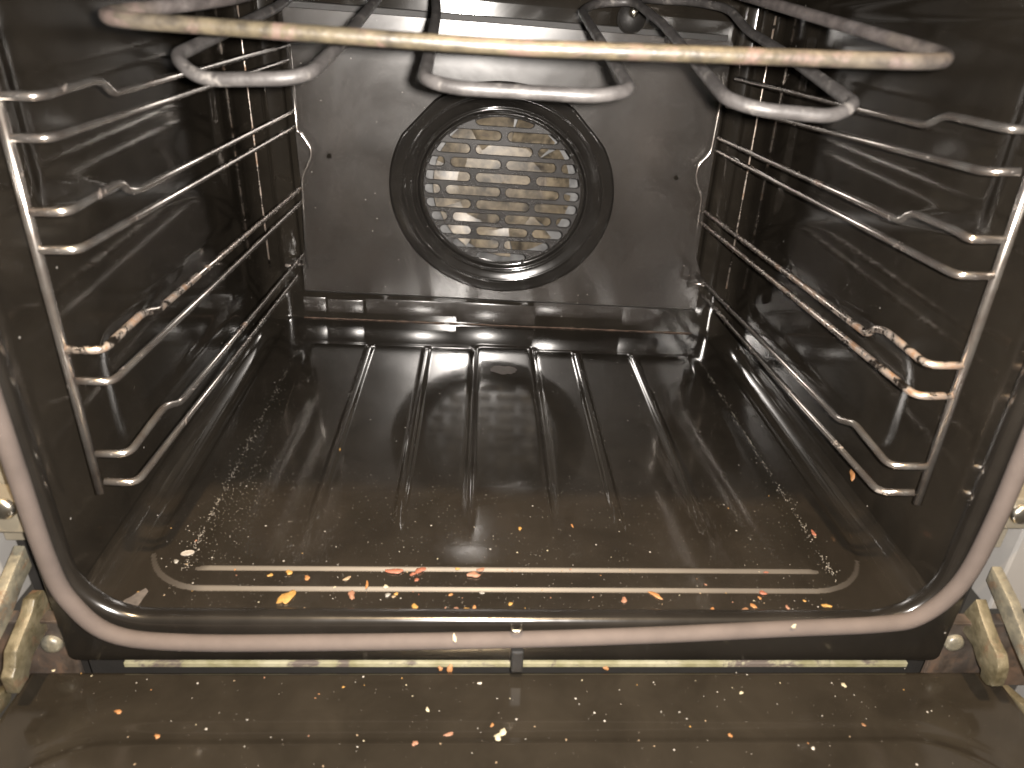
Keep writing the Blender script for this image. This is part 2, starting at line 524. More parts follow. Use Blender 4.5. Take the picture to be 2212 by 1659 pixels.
# seal clip and its dark post
bm = bmesh.new()
p = on_y(1116, 1366, -0.021)
tube(bm, fillet([p + Vector((-0.003, 0.004, 0.002)), p + Vector((-0.002, 0, 0.001)), p + Vector((0.002, 0, 0.001)), p + Vector((0.003, 0.004, 0.002))], 0.001), 0.0009, 8)
mesh_obj('seal_clip', bm, M['nut'], seal)
bm = bmesh.new()
p = on_y(1117, 1424, YF - 0.002)
box(bm, (p.x - 0.0034, YF - 0.004, p.z - 0.0085), (p.x + 0.0034, YF + 0.002, p.z + 0.0075), 0.0008)
mesh_obj('seal_post', bm, M['dark'], seal, False)

# sill strip under the frame
a = on_y(268, 1435, -0.006); b = on_y(1960, 1434, -0.006)
bm = bmesh.new()
box(bm, (a.x, -0.0065, a.z - 0.0019), (b.x, -0.0015, a.z + 0.0016), 0.0004)
mesh_obj('sill_strip', bm, M['strip'], oven, False)
bm = bmesh.new()
box(bm, (-0.245, 0.001, -0.08), (0.245, 0.004, -0.0052))  # near-black sheet added as the dark void behind the sill gap
mesh_obj('dark_void_sheet', bm, M['dark'], oven, False)

# ------------------------------------------------------------------ rear panel, fan cover, fan
TILT = 0.04; YAW = 0.015
def P2(x, z, d=0.0):
    """point on the rear panel; d is how far it stands proud towards the camera"""
    return W(x, YP - 0.003 - TILT * (z - 0.06) - YAW * x - d, z)
def cut_plate(name, outer, holes, thick, chamf, d, mat, parent):
    """flat sheet with cut-outs; outer and holes are functions of an offset, so the cut edges get a small chamfer"""
    bm = bmesh.new()
    def loop(fn, off, dd): return [bm.verts.new(P2(x, z, dd)) for x, z in fn(off)]
    of, ob = loop(outer, -chamf, d), loop(outer, 0, d - thick)
    hf = [loop(h, chamf, d) for h in holes]
    loops2 = [outer(-chamf)] + [h(chamf) for h in holes]
    vv, ee = [], []
    for L in loops2:
        b0 = len(vv); vv += [Vector(q) for q in L]; ee += [(b0 + k, b0 + (k + 1) % len(L)) for k in range(len(L))]
    ov, oe, of_, *_r = delaunay_2d_cdt(vv, ee, [], 0, 1e-7)
    def inside(p, L):
        c = False
        for k in range(len(L)):
            (x0, y0), (x1, y1) = L[k], L[k - 1]
            if (y0 > p[1]) != (y1 > p[1]) and p[0] < (x1 - x0) * (p[1] - y0) / (y1 - y0) + x0: c = not c
        return c
    nv = [bm.verts.new(P2(q.x, q.y, d)) for q in ov]
    for t in of_:
        c = (ov[t[0]] + ov[t[1]] + ov[t[2]]) / 3
        if inside(c, loops2[0]) and not any(inside(c, L) for L in loops2[1:]):
            bm.faces.new([nv[k] for k in t])
    def band(a, b):
        n = len(a)
        for k in range(n): bm.faces.new((a[k], a[(k + 1) % n], b[(k + 1) % n], b[k]))
    om = loop(outer, 0, d - chamf)
    band(of, om); band(om, ob)
    for h, L in zip(holes, hf):
        m_ = loop(h, 0, d - chamf); b_ = loop(h, 0, d - thick)
        band(L, m_); band(m_, b_)
    bmesh.ops.remove_doubles(bm, verts=bm.verts, dist=2e-6)
    bmesh.ops.delete(bm, geom=[v for v in bm.verts if not v.link_faces], context='VERTS')
    bmesh.ops.recalc_face_normals(bm, faces=bm.faces)
    return mesh_obj(name, bm, mat, parent, False)
def circle(cx, cz, r, n=64, rm=None):
    return [(cx + r * (rm(2 * math.pi * k / n) if rm else 1) * math.cos(2 * math.pi * k / n), cz + r * (rm(2 * math.pi * k / n) if rm else 1) * math.sin(2 * math.pi * k / n)) for k in range(n)]
def oval(o, r, n=96, rm=None): return [(x, FANZ + (z - FANZ) * VS) for x, z in circle(FANX, FANZ, r + o, n, rm)]
def panel_xz(u, v):
    y = YP
    for _ in range(6):
        p = on_y(u, v, y); y = YP + YL * p.x * YP / 0.4
    return p.x, p.z - TW * p.x * YP / 0.4
def octo(a):
    # outer outline of the ring: a circle with flats at upper left and upper right
    m = 1.0
    for c, lim in ((42, 0.980), (138, 0.978)):
        dd = math.cos(a - math.radians(c))
        if dd > 0: m = min(m, lim / dd)
    return m
RING = 0.1065
hole_c = panel_xz(1360, 40)
h1 = panel_xz(713, 335); h2 = panel_xz(1455, 380)
TOPZ = panel_xz(1100, 52)[1]
outer = [(-0.2000, 0.0600), (0.2010, 0.0600), (0.2010, 0.066), (0.1995, 0.10), (0.1925, 0.115), (0.1925, TOPZ), (-0.1925, TOPZ), (-0.1925, 0.105), (-0.199, 0.095)]
def outer_fn(off): return [(x - math.copysign(abs(min(off, 0)), x), z - (abs(min(off, 0)) if z > 0.2 else -abs(min(off, 0)))) for x, z in outer]
panel = cut_plate('back_panel', outer_fn, [lambda o: oval(o, RING - 0.0008, 120, octo), lambda o: circle(*hole_c, 0.0112 + o, 40),
                  lambda o: circle(*h1, 0.0022 + o, 20), lambda o: circle(*h2, 0.0022 + o, 20)], 0.0014, 0.0004, 0.0, M['panel'], oven)
# stamped ring round the fan
prof = [(1.0, 0.0004), (0.994, 0.0016), (0.988, 0.0027), (0.981, 0.0031), (0.970, 0.0032), (0.900, 0.0022), (0.886, 0.0021), (0.879, 0.0026), (0.872, 0.0027), (0.862, 0.0020), (0.850, 0.0014), (0.800, 0.0004),
        (0.790, -0.0004), (0.783, -0.0014), (0.775, -0.0012), (0.770, -0.0002), (0.762, 0.0), (0.752, -0.0001), (0.746, -0.0012), (0.740, -0.0036), (0.733, -0.0046), (0.715, -0.0048), (0.690, -0.0046)]
bm = bmesh.new()
lathe(bm, prof, lambda r, a, d: P2(FANX + r * RING * math.cos(a), FANZ + VS * r * RING * math.sin(a), d), 144,
      lambda a, r: 1 + (octo(a) - 1) * smooth01((r - 0.86) / 0.10))
mesh_obj('fan_ring', bm, M['ring'], panel)
# slotted grille
S = 0.1315e-3
rows7 = [(300, [(660, 1068)]), (410, [(470, 835), (878, 1240)]), (515, [(370, 612), (650, 1052), (1092, 1332)]), (625, [(308, 425), (467, 825), (862, 1218), (1258, 1372)]),
         (720, [(278, 603), (640, 1035), (1076, 1395)]), (830, [(268, 382), (420, 813), (850, 1240), (1278, 1390)]), (930, [(275, 595), (633, 1022), (1060, 1377)]),
         (1035, [(303, 417), (457, 802), (840, 1183), (1222, 1332)]), (1130, [(358, 587), (627, 1005), (1043, 1270)]), (1220, [(448, 790), (830, 1168)]), (1325, [(618, 992)])]
slots = []
for k, (yy, segs) in enumerate(rows7):
    mid = 864 - 59 * (yy - 300) / 1025 - 4
    zc = FANZ + (5 - k) * 0.01385 * VS
    hh = 0.0046 * VS
    for x0, x1 in segs:
        a0, a1 = FANX + (x0 - mid) * S, FANX + (x1 - mid) * S
        def slot(o, a0=a0, a1=a1, zc=zc, hh=hh):
            L = []
            for j in range(11):
                t = math.radians(-90 + 180 * j / 10); L.append((a1 - hh + (hh + o) * math.cos(t), zc + (hh + o) * math.sin(t)))
            for j in range(11):
                t = math.radians(90 + 180 * j / 10); L.append((a0 + hh + (hh + o) * math.cos(t), zc + (hh + o) * math.sin(t)))
            return L
        slots.append(slot)
cut_plate('fan_grille', lambda o: oval(min(o, 0), 0.0752), slots, 0.0016, 0.0006, -0.0042, M['grille'], panel)
# dark recess behind the round hole, with a pale ceramic bit in it
bm = bmesh.new()
tube(bm, [P2(*hole_c, -0.006), P2(*hole_c, -0.0062)], 0.0125, 24)
mesh_obj('hole_backing', bm, M['dark'], panel)
bm = bmesh.new()
bmesh.ops.create_uvsphere(bm, u_segments=16, v_segments=10, radius=0.0045, matrix=Matrix.Translation(P2(hole_c[0] + 0.001, hole_c[1] + 0.005, -0.004)))
mesh_obj('bulb', bm, M['nut'], panel)

fan = empty('fan', W(FANX, 0.42, FANZ)); fan.parent = oven
def PF(x, z, d): return W(FANX + x, YP - d, FANZ + z)
bm = bmesh.new()
lathe(bm, [(0.089, -0.002), (0.089, -0.060), (0.02, -0.060), (0.0005, -0.060)], lambda r, a, d: PF(r * math.cos(a), r * math.sin(a), d), 64)
mesh_obj('fan_housing', bm, M['zinc'], fan, True, 40)
bm = bmesh.new()
lathe(bm, [(0.0005, -0.018), (0.030, -0.019), (0.044, -0.020)], lambda r, a, d: PF(r * math.cos(a), r * math.sin(a), d), 48)
mesh_obj('fan_disc', bm, M['tan'], fan)
for k in range(9):
    a0 = 2 * math.pi * k / 9 + 0.35
    bm = bmesh.new(); rows = []
    for i in range(6):
        r = 0.036 + 0.031 * i / 5
        row = []
        for j in range(5):
            s = (j / 4 - 0.5) * 0.74 * (1 - 0.12 * i / 5)
            tilt = (i / 5) * 0.016 * (j / 4 - 0.25) + 0.0004
            row.append(PF(r * math.cos(a0 + s), r * math.sin(a0 + s), -0.0215 + tilt))
        rows.append(row)
    grid(bm, rows)
    mesh_obj('fan_blade', bm, M['tan'], fan, True, 30)
bm = bmesh.new()
bmesh.ops.create_cone(bm, cap_ends=True, segments=4, radius1=0.0052, radius2=0.0006, depth=0.012,
                      matrix=Matrix.Translation(PF(0.001, 0.001, -0.012)) @ Matrix.Rotation(math.radians(90), 4, 'X'))
mesh_obj('hub_nut', bm, M['nut'], fan, False)

# near-black box standing in for the shaded gap above the panel
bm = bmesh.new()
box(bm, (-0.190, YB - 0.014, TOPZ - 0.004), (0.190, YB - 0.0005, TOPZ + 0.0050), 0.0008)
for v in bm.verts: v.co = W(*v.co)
mesh_obj('gap_shade_box', bm, M['dark'], oven, False)
# shadow gap along the panel bottom, painted as a near-black strip
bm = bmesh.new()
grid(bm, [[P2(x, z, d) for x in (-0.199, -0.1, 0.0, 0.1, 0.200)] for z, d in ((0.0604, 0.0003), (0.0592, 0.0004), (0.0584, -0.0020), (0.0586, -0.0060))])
mesh_obj('edge_shade_strip', bm, M['dark'], panel)
# raised tabs on the flange below the panel, and the burnt seam
def wall_xz(u, v, Y):
    y = Y
    for _ in range(6):
        p = on_y(u, v, y); y = Y + YL * p.x * Y / 0.4
    return p.x, p.z - TW * p.x * Y / 0.4
def plate(name, u0, v0, u1, v1, t, mat):
    x0, z1 = wall_xz(u0, v0, YB); x1, z0 = wall_xz(u1, v1, YB)
    bm = bmesh.new(); box(bm, (x0, YB - t, z0), (x1, YB + 0.001, z1), min(0.0012, t * 0.45))
    for v in bm.verts: v.co = W(*v.co)
    return mesh_obj(name, bm, mat, oven, True, 35)
plate('flange_tab', 985, 653, 1155, 702, 0.0013, M['panel'])
plate('flange_tab', 1154, 645, 1345, 690, 0.0008, M['panel'])
plate('flange_tab', 1347, 660, 1426, 704, 0.0011, M['panel'])
plate('flange_tab', 708, 646, 786, 676, 0.0009, M['panel'])
plate('flange_tab', 655, 640, 706, 672, 0.0014, M['panel'])
plate('flange_tab', 790, 645, 986, 684, 0.0007, M['panel'])
bm = bmesh.new()
rnd = random.Random(3)
pts = []
for i in range(80):
    x = -0.205 + 0.41 * i / 79
    pts.append(W(x, YB - 0.0003, floor_h(x, YB) + 0.0005 + rnd.uniform(-0.0002, 0.0003)))
tube(bm, pts, 0.0008, 6, rfun=lambda t, i: 0.4 + 0.8 * random.Random(i).random())
mesh_obj('burnt_seam', bm, M['rustline'], oven)
# corner uprights between side wall and rear panel
for s in (-1, 1):
    bm = bmesh.new()
    rows = []
    for z in [0.075 + 0.265 * k / 30 for k in range(31)]:
        rows.append([W(s * x, y, z) for x, y in ((0.2000, 0.3990), (0.2005, 0.3945), (0.2020, 0.3930), (0.2140, 0.3920), (0.2165, 0.3905), (0.2175, 0.3880), (0.2190, 0.3885), (0.2195, 0.3990))])
    grid(bm, rows); bmesh.ops.recalc_face_normals(bm, faces=bm.faces)
    mesh_obj('corner_upright', bm, M['wall'], oven, True, 40)
    bm = bmesh.new()
    tube(bm, [W(s * 0.2290, 0.3870, z) for z in (0.085, 0.15, 0.20, 0.28, 0.335)], 0.0009, 8)
    mesh_obj('seam_edge', bm, M['wire_rust'], oven)

# ------------------------------------------------------------------ heating elements under the ceiling
def tube3(bm, spec, r, rad=0.02, n=8):
    pts = [at_depth(*q) for q in spec]
    tube(bm, fillet(pts, rad, n), r, 16)
def el_back(p_from, p_to, y):
    t = (y - p_from.y) / (p_to.y - p_from.y); return p_from + (p_to - p_from) * t
bm = bmesh.new()
A0, A1 = at_depth(160, 36, 0.273), at_depth(2106, 138, 0.276)
LB, RB = at_depth(480, 1, 0.338), at_depth(1640, 0, 0.42)
LB2 = at_depth(640, -38, 0.46); RB2 = at_depth(1560, -20, 0.55)
Mid = at_depth(1106, 103, 0.272)
tube(bm, fillet([LB2 + Vector((0, 0.08, 0.012)), LB2, LB, A0, Mid, A1, RB, RB2, RB2 + Vector((0, 0.05, 0.01))], 0.028, 10), 0.00305, 18)
mesh_obj('heating_element', bm, M['element_gold'], oven)['label'] = 'outer heating element with its long yellowed front bar'
bm = bmesh.new()
inner = [(690, -60, 0.60), (600, 15, 0.46), (375, 122, 0.315), (430, 172, 0.308), (660, 170, 0.306), (735, 95, 0.345), (812, 0, 0.47), (880, -70, 0.56), (940, -20, 0.50), (943, 30, 0.44),
         (917, 172, 0.312), (985, 190, 0.308), (1290, 208, 0.308), (1362, 195, 0.312), (1256, 24, 0.52), (1285, 7, 0.545), (1370, 3, 0.55), (1432, 52, 0.47), (1570, 214, 0.315), (1640, 237, 0.308), (1800, 252, 0.308), (1848, 226, 0.312), (1690, 112, 0.42), (1615, 66, 0.50), (1575, 18, 0.54), (1500, 4, 0.58), (1360, -2, 0.62)]
tube3(bm, inner, 0.0030, 0.016, 8)
mesh_obj('heating_element', bm, M['element'], oven)['label'] = 'inner grill element bent into three grey loops'

# ------------------------------------------------------------------ side racks
def xr_at(s, y): return s * (0.208 - (y - 0.025) / 0.35 * 0.018)
def on_rail(u, v, s):
    x = s * 0.208
    for _ in range(8):
        p = on_x(u, v, x); x = xr_at(s, p.y)
    return on_x(u, v, x)
YRF = 0.0253
ZS = [0.2841, 0.2659, 0.2345, 0.2177, 0.1677, 0.1508, 0.1065, 0.0884]
left = dict(front=[(-6, 207), (10, 298), (62, 458), (82, 540), (143, 755), (166, 822), (208, 980), (226, 1040)],
            rails=[[(84, 209), (205, 174), (224, 179), (243, 202), (640, 92)], [(108, 299), (630, 128)],
                   [(146, 459), (248, 399), (264, 398), (275, 410), (294, 413), (633, 240)], [(168, 541), (637, 273)],
                   [(222, 757), (310, 674), (340, 670), (352, 660), (648, 408)], [(242, 826), (650, 437)],
                   [(278, 981), (356, 877), (386, 870), (398, 858), (655, 550)], [(295, 1043), (641, 598)]],
            wire=[(-64, 60), (-20, 250), (33, 365), (96, 610), (153, 822), (217, 1063)],
            rear=[(625, 104), (642, 284), (650, 288), (672, 321), (672, 340), (652, 384), (664, 579)])
right = dict(front=[(2262, 280), (2205, 371), (2178, 518), (2152, 596), (2083, 790), (2057, 855), (2002, 1008), (1975, 1064)],
             rails=[[(2180, 279), (2043, 248), (2002, 271), (1591, 170)], [(2128, 371), (1570, 228)],
                    [(2094, 517), (2070, 500), (1978, 462), (1962, 464), (1946, 477), (1550, 298)], [(2069, 596), (1546, 325)],
                    [(2003, 789), (1912, 714), (1888, 710), (1874, 722), (1523, 458)], [(1979, 856), (1517, 483)],
                    [(1921, 1006), (1846, 915), (1828, 911), (1812, 906), (1501, 590)], [(1899, 1063), (1518, 637)]],
             wire=[(2270, 150), (2235, 350), (2195, 470), (2122, 720), (2040, 925), (1981, 1087)],
             rear=[(1566, 150), (1559, 209), (1535, 332), (1509, 355), (1503, 381), (1507, 403), (1516, 425), (1486, 620)])
for s, D, lab in ((-1, left, 'chromed wire shelf guide hanging on the left wall of the oven'), (1, right, 'chromed wire shelf guide on the right wall, its third guide from the top rusty')):
    rk = tag(empty('side_rack', (s * 0.225, YRF, 0.08)), lab, 'shelf guide', 'wire shelf guides on the oven walls')
    bm = bmesh.new()
    b0 = on_y(*D['wire'][-1], YRF); m0 = on_y(*D['wire'][2], YRF)
    top = b0 + (m0 - b0) * ((0.335 - b0.z) / (m0.z - b0.z))
    tube(bm, [b0, b0 + (top - b0) * 0.5, top], 0.0025, 14)
    mesh_obj('front_wire', bm, M['wire'], rk)
    for k in range(8):
        fr = on_y(*D['front'][k], YRF)
        if k == 0: fr.z = on_rail(*D['rails'][0][0], s).z
        pts = [fr] + [on_rail(u, v, s) for u, v in D['rails'][k]]
        bm = bmesh.new()
        tube(bm, fillet(pts, 0.0065, 6), 0.0021, 12)
        rusty = (k == 4) or (s == 1 and k == 5)
        o = mesh_obj('guide_rail', bm, M['wire_rust'] if rusty else M['wire'], rk)
        if rusty: o['label'] = 'rust-stained guide wire'
    bm = bmesh.new()
    yr = 0.3747 + YL * s * 0.19 * 0.93
    pts = fillet([on_y(u, v, yr) for u, v in D['rear']], 0.006, 5)
    tube(bm, pts, 0.00135, 10)
    mesh_obj('rear_wire', bm, M['wire'], rk)
    e = on_y(*D['rear'][-1], yr)
    bm = bmesh.new()
    tube(bm, fillet([e + Vector((0, 0, 0.001)), e + Vector((s * 0.006, 0.006, 0.0015)), e + Vector((s * 0.016, 0.004, 0.002)), e + Vector((s * 0.020, -0.004, 0.0035)), e + Vector((s * 0.012, -0.006, 0.004))], 0.004), 0.0016, 10)
    mesh_obj('wall_hook', bm, M['wire'], rk)

# ------------------------------------------------------------------ the lowered door with its hinges
ZD = -0.0148
DX0, DX1 = -0.272, 0.2855
def door_h(x, y):
    d = rr_dist(x, y, -0.262, 0.266, -0.45, -0.0520, 0.060)
    return ZD + 0.0012 * smooth01(d / 0.0050) - 0.0004 * smooth01((0.006 - abs(d + 0.004)) / 0.006)
def on_door(u, v):
    z = ZD
    for _ in range(6):
        p = on_z(u, v, z); z = door_h(p.x, p.y)
    return p
door = empty('oven_door', (0, -0.01, ZD)); door.parent = oven
bm = bmesh.new()
re = 0.0045
ysd = []
for j in range(7):
    a = math.pi / 2 * j / 6
    ysd.append((-0.0085 - re + re * math.cos(a), -re + re * math.sin(a)))
ysd = [(-0.0085, -0.030)] + ysd + [(-0.013 - 0.10 * j / 110, 0) for j in range(1, 111)] + [(-0.14, 0), (-0.2, 0), (-0.3, 0), (-0.38, 0), (-0.384, -0.004), (-0.384, -0.03)]
xsd = [(DX0, -0.030), (DX0, -re)] + [(DX0 + re - re * math.cos(math.pi / 2 * j / 6), -re + re * math.sin(math.pi / 2 * j / 6)) for j in range(1, 7)]
xsd += [(DX0 + re + (DX1 - DX0 - 2 * re) * j / 170, 0) for j in range(1, 170)]
xsd += [(DX1 - re + re * math.sin(math.pi / 2 * j / 6), -re + re * math.cos(math.pi / 2 * j / 6)) for j in range(0, 7)] + [(DX1, -0.03)]
rows = [[Vector((x, y, door_h(x, y) + min(zx, zy))) for x, zx in xsd] for y, zy in ysd]
grid(bm, rows)
bmesh.ops.recalc_face_normals(bm, faces=bm.faces)
mesh_obj('door_panel', bm, M['door'], door)

def prism_px(name, poly, x, dx, mat, parent, bev=0.0008):
    pts = [on_x(u, v, x) for u, v in poly]
    bm = bmesh.new(); extrude_poly(bm, pts, Vector((dx, 0, 0)))
    bmesh.ops.bevel(bm, geom=list(bm.edges), offset=bev, segments=2, affect='EDGES', profile=0.5)
    return mesh_obj(name, bm, mat, parent, True, 40)
RC = lambda pts: [(1982 + x * 0.32, 1017.5 + y * 0.32) for x, y in pts]
LC = lambda pts: [(x * 0.32, 1017.5 + y * 0.32) for x, y in pts]
# hooked arms and the long braces behind them
prism_px('hinge_arm', RC([(392, 862), (330, 930), (262, 1010), (300, 1080), (368, 1180), (400, 1290), (425, 1340), (415, 1390), (460, 1445), (505, 1455), (530, 1400), (545, 1330), (535, 1240), (490, 1150), (440, 1020)]), 0.2600, 0.0065, M['hinge'], door)
prism_px('hinge_arm', LC([(235, 862), (300, 800), (395, 1000), (320, 1080), (235, 1230), (205, 1340), (200, 1395), (130, 1505), (85, 1400), (105, 1330), (110, 1220), (150, 1120), (215, 960)]), -0.2575, -0.0065, M['hinge'], door)
prism_px('hinge_brace', RC([(500, 640), (458, 735), (548, 950), (640, 1180), (735, 1390), (735, 1180), (620, 880)]), 0.2690, 0.006, M['hinge_pale'], door)
prism_px('hinge_brace', LC([(170, 500), (222, 640), (160, 765), (70, 1010), (-20, 1190), (-20, 960), (60, 760)]), -0.2640, -0.006, M['hinge_pale'], door)
prism_px('hinge_channel', RC([(545, 1440), (515, 1515), (690, 1680), (800, 1760), (800, 1660)]), 0.2870, 0.006, M['hinge'], door)
prism_px('hinge_channel', LC([(95, 1440), (40, 1470), (-60, 1560), (-60, 1720), (75, 1560)]), -0.2740, -0.006, M['hinge'], door)

for s in (-1, 1):
    hp = empty('hinge_plate', (s * 0.255, -0.004, 0.0)); hp.parent = oven
    bm = bmesh.new(); box(bm, (s * 0.2475, -0.0040, -0.034), (s * 0.330, -0.0015, 0.019), 0.0004) if s > 0 else box(bm, (-0.330, -0.0040, -0.034), (-0.2475, -0.0015, 0.019), 0.0004)
    mesh_obj('bracket_sheet', bm, M['bracket'], hp, False)
    u, v = ((112, 1391), (2060, 1388))[s > 0]
    c = on_y(u, v, -0.0048)
    bm = bmesh.new()
    lathe(bm, [(0.0058, 0.0008), (0.0056, -0.0012), (0.0045, -0.0024), (0.0025, -0.0030), (0.0001, -0.0031)], lambda r, a, d: c + Vector((r * math.cos(a), d, r * math.sin(a))), 28)
    bmesh.ops.recalc_face_normals(bm, faces=bm.faces)
    mesh_obj('screw', bm, M['hinge_pale'], hp)
    # folded edge above the bracket
    bm = bmesh.new()
    box(bm, (min(s * 0.2475, s * 0.300), -0.008, 0.0195), (max(s * 0.2475, s * 0.300), 0.0, 0.0215), 0.0004)
    mesh_obj('bracket_fold', bm, M['bracket'], hp, False)

# side jambs of the oven beside the frame
for s in (-1, 1):
    j = empty('side_jamb', (s * 0.27, 0.02, 0.0)); j.parent = oven
    x0, x1 = sorted((s * 0.2480, s * 0.2760))
    bm = bmesh.new(); box(bm, (x0, 0.012, 0.060), (x1, 0.016, 0.44), 0.0006)
    mesh_obj('jamb_sheet', bm, M['beige'], j, False)
    bm = bmesh.new(); box(bm, (x0, 0.0195, -0.10), (x1 , 0.022, 0.060))
    mesh_obj('jamb_inner', bm, M['dark'], j, False)
    bm = bmesh.new(); zb = 0.078 if s < 0 else 0.086
    box(bm, (x0, -0.004, zb), (x1, 0.0115, zb + 0.020), 0.0012)
    mesh_obj('latch_block', bm, M['beige'], j, False)
    u, v = ((6, 1100), (2208, 1112))[s > 0]
    c = on_y(u, v, -0.0055)
    bm = bmesh.new()
    lathe(bm, [(0.0062, 0.0012), (0.0060, -0.0008), (0.0045, -0.0022), (0.0001, -0.0028)], lambda r, a, d: c + Vector((r * math.cos(a), d, r * math.sin(a))), 28)
    bmesh.ops.recalc_face_normals(bm, faces=bm.faces)
    mesh_obj('bolt', bm, M['nut'], j)
for s, lab in ((-1, 'pale cabinet front just showing beyond the left oven hinge'), (1, 'pale cabinet front just showing beyond the right oven hinge')):
    c = empty('kitchen_cabinet', (s * 0.36, 0.01, -0.1)); tag(c, lab, 'cabinet', 'cabinets beside the oven')
    x0, x1 = sorted((s * 0.2775, s * 0.3250))
    bm = bmesh.new(); box(bm, (x0, 0.004, 0.0200), (x1, 0.022, 0.50), 0.0015)
    mesh_obj('cabinet_edge', bm, M['white'], c, False)
    x0, x1 = sorted((s * 0.3290, s * 0.60))
    bm = bmesh.new(); box(bm, (x0, -0.004, -0.30), (x1, 0.014, 0.50), 0.0015)
    mesh_obj('cabinet_door', bm, M['white'], c, False)

# ------------------------------------------------------------------ crumbs
rnd = random.Random(11)
def lump(name, p, sx, sy, sz, rot, mat, seed):
    r = random.Random(seed)
    bm = bmesh.new(); bmesh.ops.create_icosphere(bm, subdivisions=2, radius=1.0)
    ph = [r.uniform(0, 6.28) for _ in range(6)]
    for v in bm.verts:
        a = math.atan2(v.co.y, v.co.x)
        k = 1 + 0.22 * math.sin(2 * a + ph[0]) + 0.16 * math.sin(3 * a + ph[1]) + 0.10 * math.sin(5 * a + ph[2])
        k *= 1 + r.uniform(-0.10, 0.10)
        c, s_ = math.cos(rot), math.sin(rot)
        x, y, z = v.co.x * k * sx, v.co.y * k * sy, v.co.z * sz * (1 + 0.3 * math.sin(3 * a + ph[3]))
        v.co = Vector((x * c - y * s_, x * s_ + y * c, max(z + sz * 0.75, 0.0)))
    o = mesh_obj(name, bm, mat, None, True, 50)
    o.location = p
    return o
def F(x, y): return (x * 0.8848, y * 0.8848)
def c6(x, y): return F(600 + x * 0.3165, 1350 + y * 0.3165)
def q1(x, y): return F(x * 0.4219, 1175 + y * 0.4219)
def q2(x, y): return F(800 + x * 0.4219, 1175 + y * 0.4219)
def q3(x, y): return F(1600 + x * 0.4219, 1175 + y * 0.4219)
K6, KQ = 0.3165 * 0.8848, 0.4219 * 0.8848
